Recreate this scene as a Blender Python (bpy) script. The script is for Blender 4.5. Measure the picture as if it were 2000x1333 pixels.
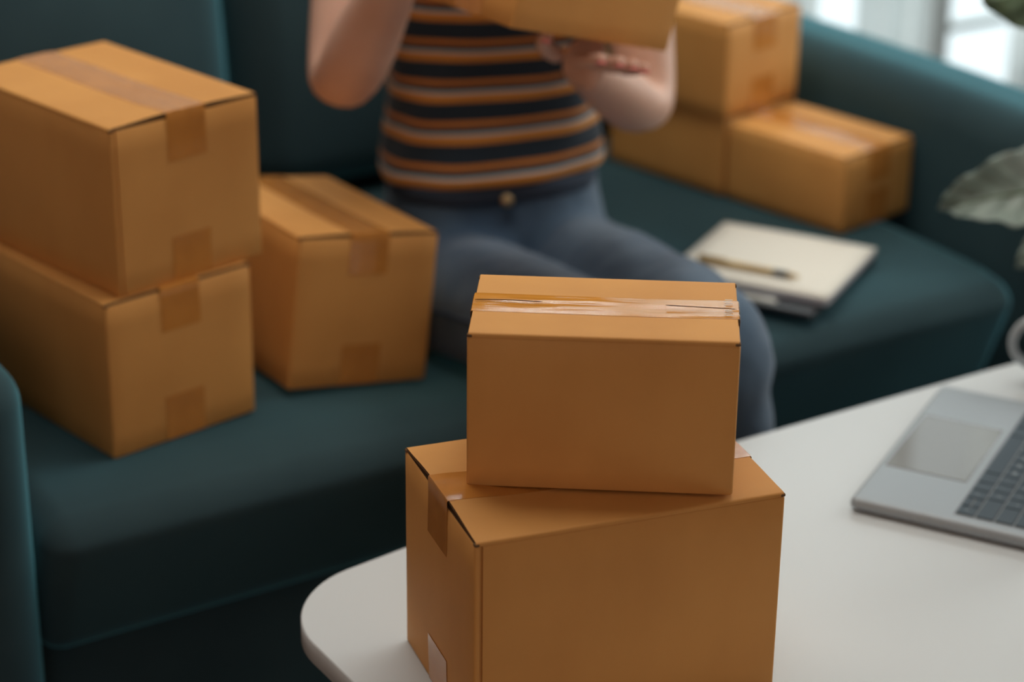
import bpy, bmesh, math, random
from mathutils import Vector, Matrix, noise
random.seed(7)
PI = math.pi
scn = bpy.context.scene
for o in list(bpy.data.objects): bpy.data.objects.remove(o)
COL = scn.collection

# ------------------------------------------------------------------ camera, world, light, exposure
CAM_Z = 1.4526
cd = bpy.data.cameras.new('camera'); cam = bpy.data.objects.new('camera', cd); COL.objects.link(cam)
cam.location = (0, 0, CAM_Z)
cam.matrix_world = (Matrix.Translation((0, 0, CAM_Z)) @ Matrix.Rotation(math.radians(90 - 23.341), 4, 'X')
                    @ Matrix.Rotation(math.radians(0.664), 4, 'Z'))
cd.sensor_width = 36; cd.lens = 77.787; cd.clip_start = 0.05; cd.clip_end = 60
cd.dof.use_dof = True; cd.dof.focus_distance = 1.80; cd.dof.aperture_fstop = 2.9
scn.camera = cam
scn.view_settings.view_transform = 'Standard'; scn.view_settings.look = 'None'
scn.view_settings.gamma = 1; scn.view_settings.exposure = 0.14
scn.view_settings.use_curve_mapping = False

w = bpy.data.worlds.new('sky'); scn.world = w; w.use_nodes = True
w.node_tree.nodes['Background'].inputs[0].default_value = (0.86, 0.95, 1.0, 1)
w.node_tree.nodes['Background'].inputs[1].default_value = 1.3

# sofa / room frame: s runs along the sofa front, t runs back to the wall behind it
YAW = math.radians(32.5)
FR = Matrix.Translation((-.458, 1.908, 0)) @ Matrix.Rotation(YAW, 4, 'Z')
def W(s, t, z=0): return FR @ Vector((s, t, z))

def area(name, s, t, z, sx, sy, aim, power, col):
    l = bpy.data.lights.new(name, 'AREA'); l.shape = 'RECTANGLE'; l.size = sx; l.size_y = sy
    l.energy = power; l.color = col
    o = bpy.data.objects.new(name, l); COL.objects.link(o)
    p = W(s, t, z); o.location = p
    o.rotation_euler = (W(*aim) - p).to_track_quat('-Z', 'Y').to_euler()
    return o
area('daylight_right_window', 3.50, -.25, 1.55, 1.9, 1.8, (0.5, -.35, 0.5), 46, (1.0, .97, .93))
area('camera_side_fill', -1.2, -3.2, 1.5, 2.2, 1.5, (.5, 0, .4), 17, (.95, .97, 1.0))  # added fill from the camera side
area('daylight_back_window', 2.4, 2.9, 3.55, 2.6, 1.5, (0.9, -.3, .5), 470, (.92, .97, 1.0))

area('overhead_fill', .62, .22, 2.44, 1.5, 1.0, (.62, .22, 0), 21, (1.0, .95, .88))  # overhead fill added to brighten the upward faces

# ------------------------------------------------------------------ helpers
def new_obj(name, me, mat=None, parent=None, label=None):
    o = bpy.data.objects.new(name, me); COL.objects.link(o)
    if mat is not None:
        for m in (mat if isinstance(mat, (list, tuple)) else [mat]): me.materials.append(m)
    if parent is not None: o.parent = parent
    if label: o['label'] = label
    return o
def mesh(name, v, f, smooth=True, uv=None, mi=None):
    me = bpy.data.meshes.new(name); me.from_pydata([tuple(x) for x in v], [], f)
    bm = bmesh.new(); bm.from_mesh(me); bmesh.ops.recalc_face_normals(bm, faces=bm.faces); bm.to_mesh(me); bm.free()
    if uv:
        l = me.uv_layers.new(name='UVMap')
        for lp in me.loops: l.data[lp.index].uv = uv[lp.vertex_index]
    if mi: me.polygons.foreach_set('material_index', mi)
    me.polygons.foreach_set('use_smooth', [smooth] * len(me.polygons)); me.update()
    return me
def thing(name, label, cat, mat=Matrix.Identity(4), group=None):
    o = bpy.data.objects.new(name, None); COL.objects.link(o); o.empty_display_size = .1
    o.matrix_world = mat; o['label'] = label; o['category'] = cat
    if group: o['group'] = group
    return o
def tag(o, label, cat, group=None):
    o['label'] = label; o['category'] = cat
    if group: o['group'] = group
    return o
def struct(o, label=None):
    o['kind'] = 'structure'
    if label: o['label'] = label
    return o
def ticks(h, r, ne, nm):
    e = [-h + r * i / ne for i in range(ne)]
    return e + [-(h - r) + 2 * (h - r) * i / nm for i in range(nm + 1)] + [-x for x in reversed(e)]
def rbox(c, half, r, ne=3, nm=2, fn=None):
    """rounded box, welded; returns verts, faces"""
    if not isinstance(nm, (tuple, list)): nm = (nm, nm, nm)
    rr = [min(r, h * .999) for h in half]
    T = [ticks(half[i], rr[i], ne, nm[i]) for i in range(3)]
    V = []; idx = {}; F = []
    def vid(p):
        k = tuple(round(x, 6) for x in p)
        if k not in idx:
            inner = [max(-(half[i] - rr[i]), min(half[i] - rr[i], p[i])) for i in range(3)]
            d = Vector([(p[i] - inner[i]) / rr[i] for i in range(3)])
            d.normalize()
            q = Vector([inner[i] + d[i] * rr[i] + c[i] for i in range(3)])
            if fn: q = fn(q)
            idx[k] = len(V); V.append(q)
        return idx[k]
    for ax in range(3):
        a, b = [(1, 2), (2, 0), (0, 1)][ax]
        for sg in (-1, 1):
            for i in range(len(T[a]) - 1):
                for j in range(len(T[b]) - 1):
                    q = []
                    for (ii, jj) in ((i, j), (i + 1, j), (i + 1, j + 1), (i, j + 1)):
                        p = [0, 0, 0]; p[ax] = sg * half[ax]; p[a] = T[a][ii]; p[b] = T[b][jj]
                        q.append(vid(p))
                    q = list(dict.fromkeys(q))
                    if len(q) > 2: F.append(q if sg > 0 else q[::-1])
    return V, F
def join(*parts):
    V = []; F = []
    for v, f in parts:
        n = len(V); V += list(v); F += [[i + n for i in q] for q in f]
    return V, F
def tube(pts, rad, n=10, cap=True, flat=1.0):
    pts = [Vector(p) for p in pts]; V = []; F = []
    if not isinstance(rad, (list, tuple)): rad = [rad] * len(pts)
    up = None
    for i, p in enumerate(pts):
        d = (pts[min(i + 1, len(pts) - 1)] - pts[max(i - 1, 0)]).normalized()
        if up is None:
            up = Vector((0, 0, 1)) if abs(d.z) < .9 else Vector((1, 0, 0))
        x = d.cross(up).normalized(); y = x.cross(d).normalized(); up = y
        for k in range(n):
            a = 2 * PI * k / n
            V.append(p + (x * math.cos(a) + y * math.sin(a) * flat) * rad[i])
    for i in range(len(pts) - 1):
        for k in range(n):
            F.append([i * n + k, i * n + (k + 1) % n, (i + 1) * n + (k + 1) % n, (i + 1) * n + k])
    if cap:
        F.append(list(range(n))[::-1]); F.append([(len(pts) - 1) * n + k for k in range(n)])
    return V, F
def lathe(prof, n=32, c=(0, 0, 0)):
    V = []; F = []
    for (r, z) in prof:
        for k in range(n):
            a = 2 * PI * k / n; V.append(Vector((c[0] + r * math.cos(a), c[1] + r * math.sin(a), c[2] + z)))
    for i in range(len(prof) - 1):
        for k in range(n): F.append([i * n + k, i * n + (k + 1) % n, (i + 1) * n + (k + 1) % n, (i + 1) * n + k])
    return V, F
def grid_solid(P, N, th, nu, nv, wrap=False):
    """P(i,j) points and N(i,j) normals -> closed thin solid"""
    V = [P[i][j] for i in range(nu) for j in range(nv)] + [P[i][j] - N[i][j] * th for i in range(nu) for j in range(nv)]
    F = []; n = nu * nv
    for i in range(nu - 1):
        for j in range(nv - 1):
            a = i * nv + j; F.append([a, a + 1, a + nv + 1, a + nv]); F.append([a + n, a + nv + n, a + nv + 1 + n, a + 1 + n])
    for i in range(nu - 1):
        for j in (0, nv - 1):
            a = i * nv + j; F.append([a, a + nv, a + nv + n, a + n])
    for j in range(nv - 1):
        for i in (0, nu - 1):
            a = i * nv + j; F.append([a, a + 1, a + 1 + n, a + n])
    return V, F

# ------------------------------------------------------------------ materials
def mat(name, col, rough=.6, metal=0, spec=.5, **kw):
    m = bpy.data.materials.new(name); m.use_nodes = True
    b = m.node_tree.nodes['Principled BSDF']
    b.inputs['Base Color'].default_value = (*col, 1); b.inputs['Roughness'].default_value = rough
    b.inputs['Metallic'].default_value = metal; b.inputs['Specular IOR Level'].default_value = spec
    for k, v in kw.items(): b.inputs[k.replace('_', ' ')].default_value = v
    return m
def nd(m, t, **kw):
    n = m.node_tree.nodes.new(t)
    for k, v in kw.items(): setattr(n, k, v)
    return n
def lk(m, a, b): m.node_tree.links.new(a, b)
def vary(m, c1, c2, scale, detail=4, coord='Object', stretch=(1, 1, 1), lo=.3, hi=.7):
    b = m.node_tree.nodes['Principled BSDF']
    tc = nd(m, 'ShaderNodeTexCoord'); mp = nd(m, 'ShaderNodeMapping'); mp.inputs['Scale'].default_value = stretch
    n = nd(m, 'ShaderNodeTexNoise'); n.inputs['Scale'].default_value = scale; n.inputs['Detail'].default_value = detail
    r = nd(m, 'ShaderNodeValToRGB'); r.color_ramp.elements[0].position = lo; r.color_ramp.elements[1].position = hi
    r.color_ramp.elements[0].color = (*c1, 1); r.color_ramp.elements[1].color = (*c2, 1)
    lk(m, tc.outputs[coord], mp.inputs[0]); lk(m, mp.outputs[0], n.inputs[0]); lk(m, n.outputs[0], r.inputs[0]); lk(m, r.outputs[0], b.inputs['Base Color'])
    return mp, n
def bump(m, scale, strength, dist=.001, stretch=(1, 1, 1), detail=3, wave=None):
    b = m.node_tree.nodes['Principled BSDF']
    tc = nd(m, 'ShaderNodeTexCoord'); mp = nd(m, 'ShaderNodeMapping'); mp.inputs['Scale'].default_value = stretch
    if wave:
        n = nd(m, 'ShaderNodeTexWave', bands_direction=wave); n.inputs['Scale'].default_value = scale
        n.inputs['Distortion'].default_value = .6; out = n.outputs['Fac']
    else:
        n = nd(m, 'ShaderNodeTexNoise'); n.inputs['Scale'].default_value = scale; n.inputs['Detail'].default_value = detail; out = n.outputs[0]
    bp = nd(m, 'ShaderNodeBump'); bp.inputs['Strength'].default_value = strength; bp.inputs['Distance'].default_value = dist
    lk(m, tc.outputs['Object'], mp.inputs[0]); lk(m, mp.outputs[0], n.inputs[0]); lk(m, out, bp.inputs['Height'])
    if b.inputs['Normal'].links: lk(m, b.inputs['Normal'].links[0].from_socket, bp.inputs['Normal'])
    lk(m, bp.outputs[0], b.inputs['Normal'])
    return m

BOARD = mat('kraft_cardboard', (.64, .33, .11), .62, spec=.25)
vary(BOARD, (.615, .288, .078), (.685, .334, .094), 9, 6, stretch=(1, 1, .6), lo=.35, hi=.65)
bump(BOARD, 900, .12, .0004); bump(BOARD, 4, .25, .004, detail=1)
RAW = mat('cut_cardboard_edge', (.15, .085, .045), .9, spec=.1)
bump(RAW, 260, .8, .001)
TAPE = mat('brown_packing_tape', (.55, .245, .05), .16, spec=.4, Coat_Weight=.5, Coat_Roughness=.10)
vary(TAPE, (.54, .215, .042), (.60, .245, .05), 30, 3, lo=.4, hi=.6)
bump(TAPE, 28, .2, .0008, detail=3)
def tape_stretched(name, st):
    m = mat(name, (.58, .27, .07), .06, spec=.8, Coat_Weight=.35, Coat_Roughness=.04, Coat_IOR=1.5); vary(m, (.60, .24, .028), (.68, .29, .045), 20, 3, stretch=st, lo=.4, hi=.6)
    bump(m, 9, .3, .0018, stretch=st, detail=4)
    return m
TAPE_X = tape_stretched('clear_tape_wrinkled', (1.0, 12, 12))
SOFA = mat('teal_velour', (.033, .066, .074), .9, spec=.15, Sheen_Weight=1.0, Sheen_Roughness=.38)
SOFA.node_tree.nodes['Principled BSDF'].inputs['Sheen Tint'].default_value = (.16, .55, .68, 1)
vary(SOFA, (.026, .049, .057), (.034, .062, .070), 6, 5)
bump(SOFA, 700, .25, .001)
WHITE = mat('white_lacquer', (.60, .63, .635), .35, spec=.35); bump(WHITE, 14, .03, .001)
ALU = mat('grey_aluminium', (.34, .375, .40), .48, metal=.25, spec=.3)
bump(ALU, 2500, .05, .0002)
PAD = mat('trackpad_glass', (.22, .22, .21), .05, metal=.0, spec=.6)
KEY = mat('dark_keycap', (.050, .072, .090), .5, spec=.25)
LEGEND = mat('key_legend_white', (.55, .6, .62), .5)
WELL = mat('keyboard_well', (.20, .22, .235), .5)
RUBBER = mat('black_rubber', (.01, .01, .01), .7)
SCREEN = mat('dark_display_glass', (.012, .013, .015), .06)
PAPER = mat('cream_paper', (.80, .77, .68), .75, spec=.2); bump(PAPER, 120, .1, .0005)
PAGES = mat('page_edges', (.62, .63, .68), .85, spec=.1); bump(PAGES, 900, .6, .0005, stretch=(.02, .02, 1))
DARKP = mat('dark_page_edges', (.06, .062, .07), .8)
BLACKB = mat('black_cover', (.014, .015, .018), .45)
GOLD = mat('gold_pen_body', (.50, .33, .10), .35, metal=.4)
BLK = mat('black_plastic', (.012, .012, .014), .35)
WPEN = mat('white_pen_plastic', (.66, .66, .60), .35)
SKIN = mat('skin', (.56, .35, .26), .5, spec=.35, Subsurface_Weight=.12, Subsurface_Scale=.01)
SKIN.node_tree.nodes['Principled BSDF'].inputs['Subsurface Radius'].default_value = (1, .35, .2)
vary(SKIN, (.60, .36, .265), (.68, .43, .33), 14, 3); bump(SKIN, 300, .08, .0006)
NAIL = mat('pink_nail_polish', (.80, .25, .22), .2)
LIP = mat('lips', (.45, .14, .12), .4)
HAIR = mat('dark_brown_hair', (.022, .013, .009), .5); bump(HAIR, 60, .8, .004, stretch=(6, 6, .4))
EYEW = mat('eye_white', (.75, .74, .72), .2); IRIS = mat('brown_iris', (.03, .015, .008), .15)
DENIM = mat('blue_denim', (.05, .09, .14), .85, spec=.15, Sheen_Weight=.25)
vary(DENIM, (.040, .075, .125), (.105, .165, .235), 5.0, 3, lo=.38, hi=.68)
bump(DENIM, 1200, .3, .0006); bump(DENIM, 11, .5, .012, detail=2)
DENIMD = mat('denim_seam', (.028, .045, .075), .85); bump(DENIMD, 900, .4, .0006)
BRASS = mat('brass_button', (.45, .33, .18), .35, metal=.8)
SHOE = mat('white_canvas', (.55, .55, .52), .8); SOLE = mat('rubber_sole', (.6, .6, .58), .6)
LEAF = mat('silver_green_leaf', (.13, .19, .14), .45, spec=.5)
vary(LEAF, (.19, .25, .21), (.36, .43, .39), 16, 3)
LEAFD = mat('deep_green_leaf', (.06, .12, .035), .45); vary(LEAFD, (.06, .10, .055), (.11, .17, .09), 20, 3)
STEM = mat('green_stem', (.08, .13, .05), .6); SOIL = mat('potting_soil', (.02, .014, .01), .95); bump(SOIL, 90, 1, .01)
POT = mat('grey_ceramic', (.32, .33, .32), .45)
MUG = mat('grey_glass_mug', (.50, .55, .57), .12, spec=.6, Transmission_Weight=.35)
WOODL = mat('dark_wood', (.05, .03, .018), .5); bump(WOODL, 12, .3, .001, stretch=(8, 8, 1))
WARMW = mat('tan_bounce_paint', (.66, .42, .30), .9)  # tan put on the unseen walls to warm the light they bounce
WALLM = mat('wall_paint', (.50, .50, .48), .85); bump(WALLM, 180, .08, .001)
CEIL = mat('ceiling_paint', (.55, .50, .46), .9)
FLOORM = mat('dark_wood_floor', (.055, .042, .034), .5)
vary(FLOORM, (.040, .030, .024), (.072, .054, .042), 3, 6, stretch=(1, 14, 1)); bump(FLOORM, 5, .2, .001, stretch=(1, 20, 1))
FRAMEM = mat('painted_window_frame', (.27, .29, .29), .5)
TRIMM = mat('white_trim', (.7, .7, .68), .5)
def glass_mat():
    m = bpy.data.materials.new('window_glass'); m.use_nodes = True; nt = m.node_tree; nt.nodes.clear()
    o = nd(m, 'ShaderNodeOutputMaterial'); t = nd(m, 'ShaderNodeBsdfTransparent'); t.inputs[0].default_value = (.96, .98, .97, 1)
    g = nd(m, 'ShaderNodeBsdfGlossy'); g.inputs['Roughness'].default_value = .01; mx = nd(m, 'ShaderNodeMixShader')
    mx.inputs[0].default_value = .04
    lk(m, t.outputs[0], mx.inputs[1]); lk(m, g.outputs[0], mx.inputs[2]); lk(m, mx.outputs[0], o.inputs[0])
    return m
GLASS = glass_mat()
def sheer_mat():
    m = bpy.data.materials.new('sheer_curtain'); m.use_nodes = True; nt = m.node_tree; nt.nodes.clear()
    o = nd(m, 'ShaderNodeOutputMaterial'); t = nd(m, 'ShaderNodeBsdfTranslucent'); t.inputs[0].default_value = (.72, .75, .75, 1)
    d = nd(m, 'ShaderNodeBsdfDiffuse'); d.inputs[0].default_value = (.72, .75, .74, 1); mx = nd(m, 'ShaderNodeMixShader'); mx.inputs[0].default_value = .5
    tr = nd(m, 'ShaderNodeBsdfTransparent'); m2 = nd(m, 'ShaderNodeMixShader'); m2.inputs[0].default_value = .15
    lk(m, t.outputs[0], mx.inputs[1]); lk(m, d.outputs[0], mx.inputs[2]); lk(m, mx.outputs[0], m2.inputs[1]); lk(m, tr.outputs[0], m2.inputs[2]); lk(m, m2.outputs[0], o.inputs[0])
    return m
SHEER = sheer_mat()
def shirt_mat():
    m = mat('striped_knit', (.01, .02, .03), .85, spec=.15, Sheen_Weight=.2); b = m.node_tree.nodes['Principled BSDF']
    tc = nd(m, 'ShaderNodeTexCoord'); sp = nd(m, 'ShaderNodeSeparateXYZ'); lk(m, tc.outputs['UV'], sp.inputs[0])
    fr = nd(m, 'ShaderNodeMath', operation='FRACT'); lk(m, sp.outputs['Y'], fr.inputs[0])
    r = nd(m, 'ShaderNodeValToRGB'); r.color_ramp.interpolation = 'CONSTANT'
    navy = (.016, .027, .040, 1); e = r.color_ramp.elements
    e[0].position = 0; e[0].color = (.52, .21, .035, 1); e[1].position = .20; e[1].color = (.42, .45, .46, 1)
    for p, c in ((.28, navy), (.42, (.46, .17, .035, 1)), (.55, navy)):
        x = e.new(p); x.color = c
    lk(m, fr.outputs[0], r.inputs[0]); lk(m, r.outputs[0], b.inputs['Base Color'])
    bump(m, 900, .3, .0006); bump(m, 9, .35, .012, detail=2)
    return m
SHIRT = shirt_mat()

# ------------------------------------------------------------------ room shell
S0, S1, T0, T1, CH = -1.9, 3.3, -3.3, 1.25, 2.55
def slab(name, lo, hi, m, label=None, parent=None):
    c = [(lo[i] + hi[i]) / 2 for i in range(3)]; h = [(hi[i] - lo[i]) / 2 for i in range(3)]
    v, f = rbox(c, h, min(.003, min(h) * .5), 1, 1)
    o = new_obj(name, mesh(name, v, f, False), m, parent)
    if parent is None: o.matrix_world = FR
    return o
def wall(name, axis, pos, a0, a1, thick, holes, label):
    """wall with rectangular openings: pieces joined in one mesh"""
    cuts = sorted(set([a0, a1] + [h[0] for h in holes] + [h[1] for h in holes])); P = []
    def pc(x0, x1, z0, z1):
        if x1 - x0 < 1e-4 or z1 - z0 < 1e-4: return
        lo = [x0, pos, z0]; hi = [x1, pos + thick, z1]
        if axis == 't': lo = [pos, x0, z0]; hi = [pos + thick, x1, z1]
        c = [(lo[i] + hi[i]) / 2 for i in range(3)]; hh = [(hi[i] - lo[i]) / 2 for i in range(3)]
        P.append(rbox(c, hh, .0005, 1, 1))
    for x0, x1 in zip(cuts[:-1], cuts[1:]):
        hs = [h for h in holes if h[0] <= x0 + 1e-6 and h[1] >= x1 - 1e-6]
        if hs: pc(x0, x1, 0, hs[0][2]); pc(x0, x1, hs[0][3], CH)
        else: pc(x0, x1, 0, CH)
    v, f = join(*P); o = new_obj(name, mesh(name, v, f, False), WARMW if name in ('wall_left', 'wall_front') else WALLM); o.matrix_world = FR
    return struct(o, label)
TH = .12
BW = (1.25, 2.98, .03, 2.2)      # opening in the back wall
RW = (-1.30, .80, .45, 2.35)     # opening in the right wall
struct(slab('floor', (S0 - TH, T0 - TH, -.1), (S1 + TH, T1 + TH, 0), FLOORM), 'dark wooden floor under the sofa and table')
struct(slab('ceiling', (S0 - TH, T0 - TH, CH), (S1 + TH, T1 + TH, CH + .1), CEIL), 'plain pale ceiling')
wall('wall_back', 's', T1, S0, S1, TH, [BW], 'pale wall behind the sofa with the glazed doors')
wall('wall_front', 's', T0 - TH, S0, S1, TH, [], 'tan wall behind the camera')
wall('wall_left', 't', S0 - TH, T0 - TH, T1 + TH, TH, [], 'tan wall on the left')
wall('wall_right', 't', S1, T0 - TH, T1 + TH, TH, [RW], 'pale wall on the right with a wide window')
for nm, lo, hi in (('baseboard_left', (S0, T0, 0), (S0 + .015, T1, .09)), ('baseboard_back', (S0, T1 - .015, 0), (BW[0], T1, .09)),
                   ('baseboard_right', (S1 - .015, T0, 0), (S1, T1, .09))):
    struct(slab(nm, lo, hi, TRIMM), 'white skirting board')

def window(name, axis, pos, a0, a1, z0, z1, posts, rails, label, fw=.05):
    root = bpy.data.objects.new(name, None); COL.objects.link(root); root.matrix_world = FR; struct(root, label)
    def bar(nm, x0, x1, za, zb, d=.03, m=FRAMEM):
        lo = [x0, pos - d / 2, za]; hi = [x1, pos + d / 2, zb]
        if axis == 't': lo = [pos - d / 2, x0, za]; hi = [pos + d / 2, x1, zb]
        c = [(lo[i] + hi[i]) / 2 for i in range(3)]; h = [(hi[i] - lo[i]) / 2 for i in range(3)]
        v, f = rbox(c, h, min(h) * .3, 1, 1); return new_obj(nm, mesh(nm, v, f, False), m, root)
    bar('frame_post', a0, a0 + fw, z0, z1, .07); bar('frame_post', a1 - fw, a1, z0, z1, .07)
    bar('frame_rail', a0 + fw, a1 - fw, z0, z0 + fw, .07); bar('frame_rail', a0 + fw, a1 - fw, z1 - fw, z1, .07)
    xs = [(a0 + fw, a0 + fw)] + list(posts) + [(a1 - fw, a1 - fw)]
    for p in posts: bar('frame_post', p[0], p[1], z0 + fw, z1 - fw, .06)
    zs = [(z0 + fw, z0 + fw)] + list(rails) + [(z1 - fw, z1 - fw)]
    for i in range(len(xs) - 1):
        for r in rails: bar('glazing_bar', xs[i][1], xs[i + 1][0], r[0], r[1], .03)
        for j in range(len(zs) - 1):
            bar('pane', xs[i][1], xs[i + 1][0], zs[j][1], zs[j + 1][0], .005, GLASS)
    return root
window('window_1', 's', T1 + .06, *BW, [(1.62, 1.66), (1.93, 1.97), (2.31, 2.38), (2.62, 2.66)],
       [(.281, .299), (.62, .64), (1.0, 1.02), (1.4, 1.42), (1.8, 1.82)], 'glazed doors with small panes behind the sofa arm')
window('window_2', 't', S1 + .06, *RW, [(-.62, -.57), (.08, .13)], [(1.38, 1.42)], 'wide window on the right')

fill_root = thing('overhead_fill_panel', 'flat white panel added unseen above the sofa for the overhead fill', 'ceiling light', FR)
v, f = rbox((.62, .22, 2.50), (.80, .55, .05), .01, 2, 1); new_obj('housing', mesh('housing', v, f), TRIMM, fill_root)  # unseen housing, added to go with the overhead fill

def curtain(s0, s1, t, z0, z1, folds, amp, label):
    nu = int(folds * 10) + 1; nv = 9; P = []; N = []
    ph = random.random() * 6
    for i in range(nu):
        u = i / (nu - 1); row = []; nr = []
        for j in range(nv):
            v = j / (nv - 1); a = amp * (.6 + .5 * (1 - v))
            y = t + a * math.sin(u * folds * 2 * PI + ph + .4 * math.sin(v * 2)) + .006 * math.sin(u * 41)
            row.append(Vector((s0 + (s1 - s0) * u, y, z0 + (z1 - z0) * v))); nr.append(Vector((0, 1, 0)))
        P.append(row); N.append(nr)
    v, f = grid_solid(P, N, .0008, nu, nv)
    o = new_obj('curtain', mesh('curtain', v, f), SHEER); o.matrix_world = FR
    return tag(o, label, 'curtain', 'sheer curtains at the glazed doors')
curtain(1.26, 1.992, T1 - .035, .02, 2.24, 6, .018, 'sheer white curtain nearest the stacked boxes, left of the bright gap')
curtain(2.085, 2.258, T1 - .035, .02, 2.24, 2.5, .016, 'narrow sheer white curtain strip between two bright gaps')
curtain(2.462, 2.98, T1 - .035, .02, 2.24, 5, .02, 'sheer grey-white curtain at the far right, beside the small panes')
rod = thing('curtain_rod', 'slim metal rod carrying the sheer curtains over the glazed doors', 'curtain rod', FR)
v, f = tube([(1.15, T1 - .035, 2.26), (3.05, T1 - .035, 2.26)], .011, 12); new_obj('pole', mesh('pole', v, f), FRAMEM, rod)
for x in (1.2, 3.0):
    v, f = tube([(x, T1 - .035, 2.26), (x, T1, 2.26)], .008, 8); new_obj('bracket', mesh('bracket', v, f), FRAMEM, rod)

# ------------------------------------------------------------------ sofa
SEAT = .43
def dip(q):
    """seat sags under the person"""
    s, t = q.x, q.y
    d = .068 * math.exp(-(((s - .70) / .26) ** 2 + ((t - .36) / .30) ** 2))
    k = max(0, min(1, (q.z - .28) / .12))
    return d * k
def seat_fn(q):
    q = q.copy()
    q.z -= dip(q)
    if q.z > .40: q.z += .002 * noise.noise(Vector((q.x * 5, q.y * 5, 1)))
    if q.y < .1 and q.z > .27: q.z -= .012 * max(0, (.07 - q.y) / .07) ** 2
    if q.y < .2: q.y += .38 * max(0, .395 - q.z) * max(0, 1 - (q.y + .02) / .22)
    return q
sofa = thing('sofa', 'dark teal fabric two-seat sofa carrying the person and most boxes', 'sofa', FR)
v, f = rbox((.652, .37, .345), (.650, .385, .085), .034, 6, (40, 24, 2), seat_fn)
new_obj('seat_cushion', mesh('seat_cushion', v, f), SOFA, sofa)
v, f = rbox((.672, .50, .165), (.671, .425, .095), .015, 2, (4, 4, 2)); new_obj('base', mesh('base', v, f), SOFA, sofa)
def arm(s0, s1, lab):
    def fn(q):
        q = q.copy()
        if q.z > .5: q.z += .010 * math.sin((q.y + .1) * 4) * .6
        return q
    v, f = rbox(((s0 + s1) / 2, .46, .340), ((s1 - s0) / 2, .475, .260), .050, 8, (3, 16, 6), fn)
    return new_obj('armrest', mesh('armrest', v, f), SOFA, sofa)
arm(-.235, .0, 0); arm(1.345, 1.488, 1)
v, f = rbox((.672, .93, .44), (.671, .07, .36), .05, 5, (6, 2, 6)); new_obj('backrest', mesh('backrest', v, f), SOFA, sofa)
def backc(s0, s1, z1, lean):
    def fn(q):
        q = q.copy(); u = (q.x - s0) / (s1 - s0); w_ = (q.z - .43) / (z1 - .43)
        if q.y < .79: q.y -= .045 * math.sin(PI * max(0, min(1, u))) * math.sin(PI * max(0, min(1, w_)))
        q.y += lean * w_
        return q
    v, f = rbox(((s0 + s1) / 2, .79, (.43 + z1) / 2), ((s1 - s0) / 2, .085, (z1 - .43) / 2), .06, 6, (12, 2, 10), fn)
    return new_obj('back_cushion', mesh('back_cushion', v, f), SOFA, sofa)
backc(.005, .575, .86, .05); backc(.585, 1.34, .84, .05)
for s, t in ((-.15, .05), (1.43, .05), (-.15, .88), (1.43, .88)):
    v, f = lathe([(.0, 0), (.018, 0), (.026, .085), (0, .085)], 14, (s, t, 0)); new_obj('leg', mesh('leg', v, f), WOODL, sofa)

# ------------------------------------------------------------------ coffee table
TT = .45
tb = thing('coffee_table', 'white coffee table with rounded corners under the laptop and sharp boxes', 'table', FR)
def table_outline():
    s0, s1, tb_, tf = .108, 1.56, -.236, -.90; r = .085; P = []
    def bow(s): return .045 * abs((s - .83) / .72) ** 3
    def arc(cx, cy, a0, a1, n=14): return [(cx + r * math.cos(a0 + (a1 - a0) * i / n), cy + r * math.sin(a0 + (a1 - a0) * i / n)) for i in range(n + 1)]
    P += arc(s0 + r, tf + r, PI, 1.5 * PI) + [(s0 + r + (s1 - s0 - 2 * r) * i / 20, tf) for i in range(1, 20)]
    P += arc(s1 - r, tf + r, 1.5 * PI, 2 * PI) + arc(s1 - r, tb_ - r, 0, .5 * PI)
    P += [(s1 - r - (s1 - s0 - 2 * r) * i / 20, tb_) for i in range(1, 20)] + arc(s0 + r, tb_ - r, .5 * PI, PI)
    return [(s, t + (-bow(s) if t > -.5 else bow(s))) for s, t in P]
OL = table_outline()
cx = sum(p[0] for p in OL) / len(OL); cy = sum(p[1] for p in OL) / len(OL)
V = []; F = []; n = len(OL)
for (z, ins) in ((TT - .022, .002), (TT - .0205, 0), (TT - .0015, 0), (TT, .0015)):
    for (s, t) in OL:
        d = Vector((cx - s, cy - t, 0)).normalized() * ins; V.append(Vector((s, t, z)) + d)
for i in range(3):
    for k in range(n): F.append([i * n + k, i * n + (k + 1) % n, (i + 1) * n + (k + 1) % n, (i + 1) * n + k])
F.append(list(range(n))[::-1]); F.append([3 * n + k for k in range(n)])
me = mesh('tabletop', V, F, False); new_obj('tabletop', me, WHITE, tb)
for p in me.polygons: p.use_smooth = len(p.vertices) == 4
for s, t in ((.26, -.40), (1.40, -.40), (.26, -.76), (1.40, -.76)):
    v, f = tube([(s, t, TT - .022), (s + (.03 if s > 1 else -.03), t + (.02 if t > -.5 else -.02), 0)], [.017, .012], 14)
    new_obj('leg', mesh('leg', v, f), WHITE, tb)

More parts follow.
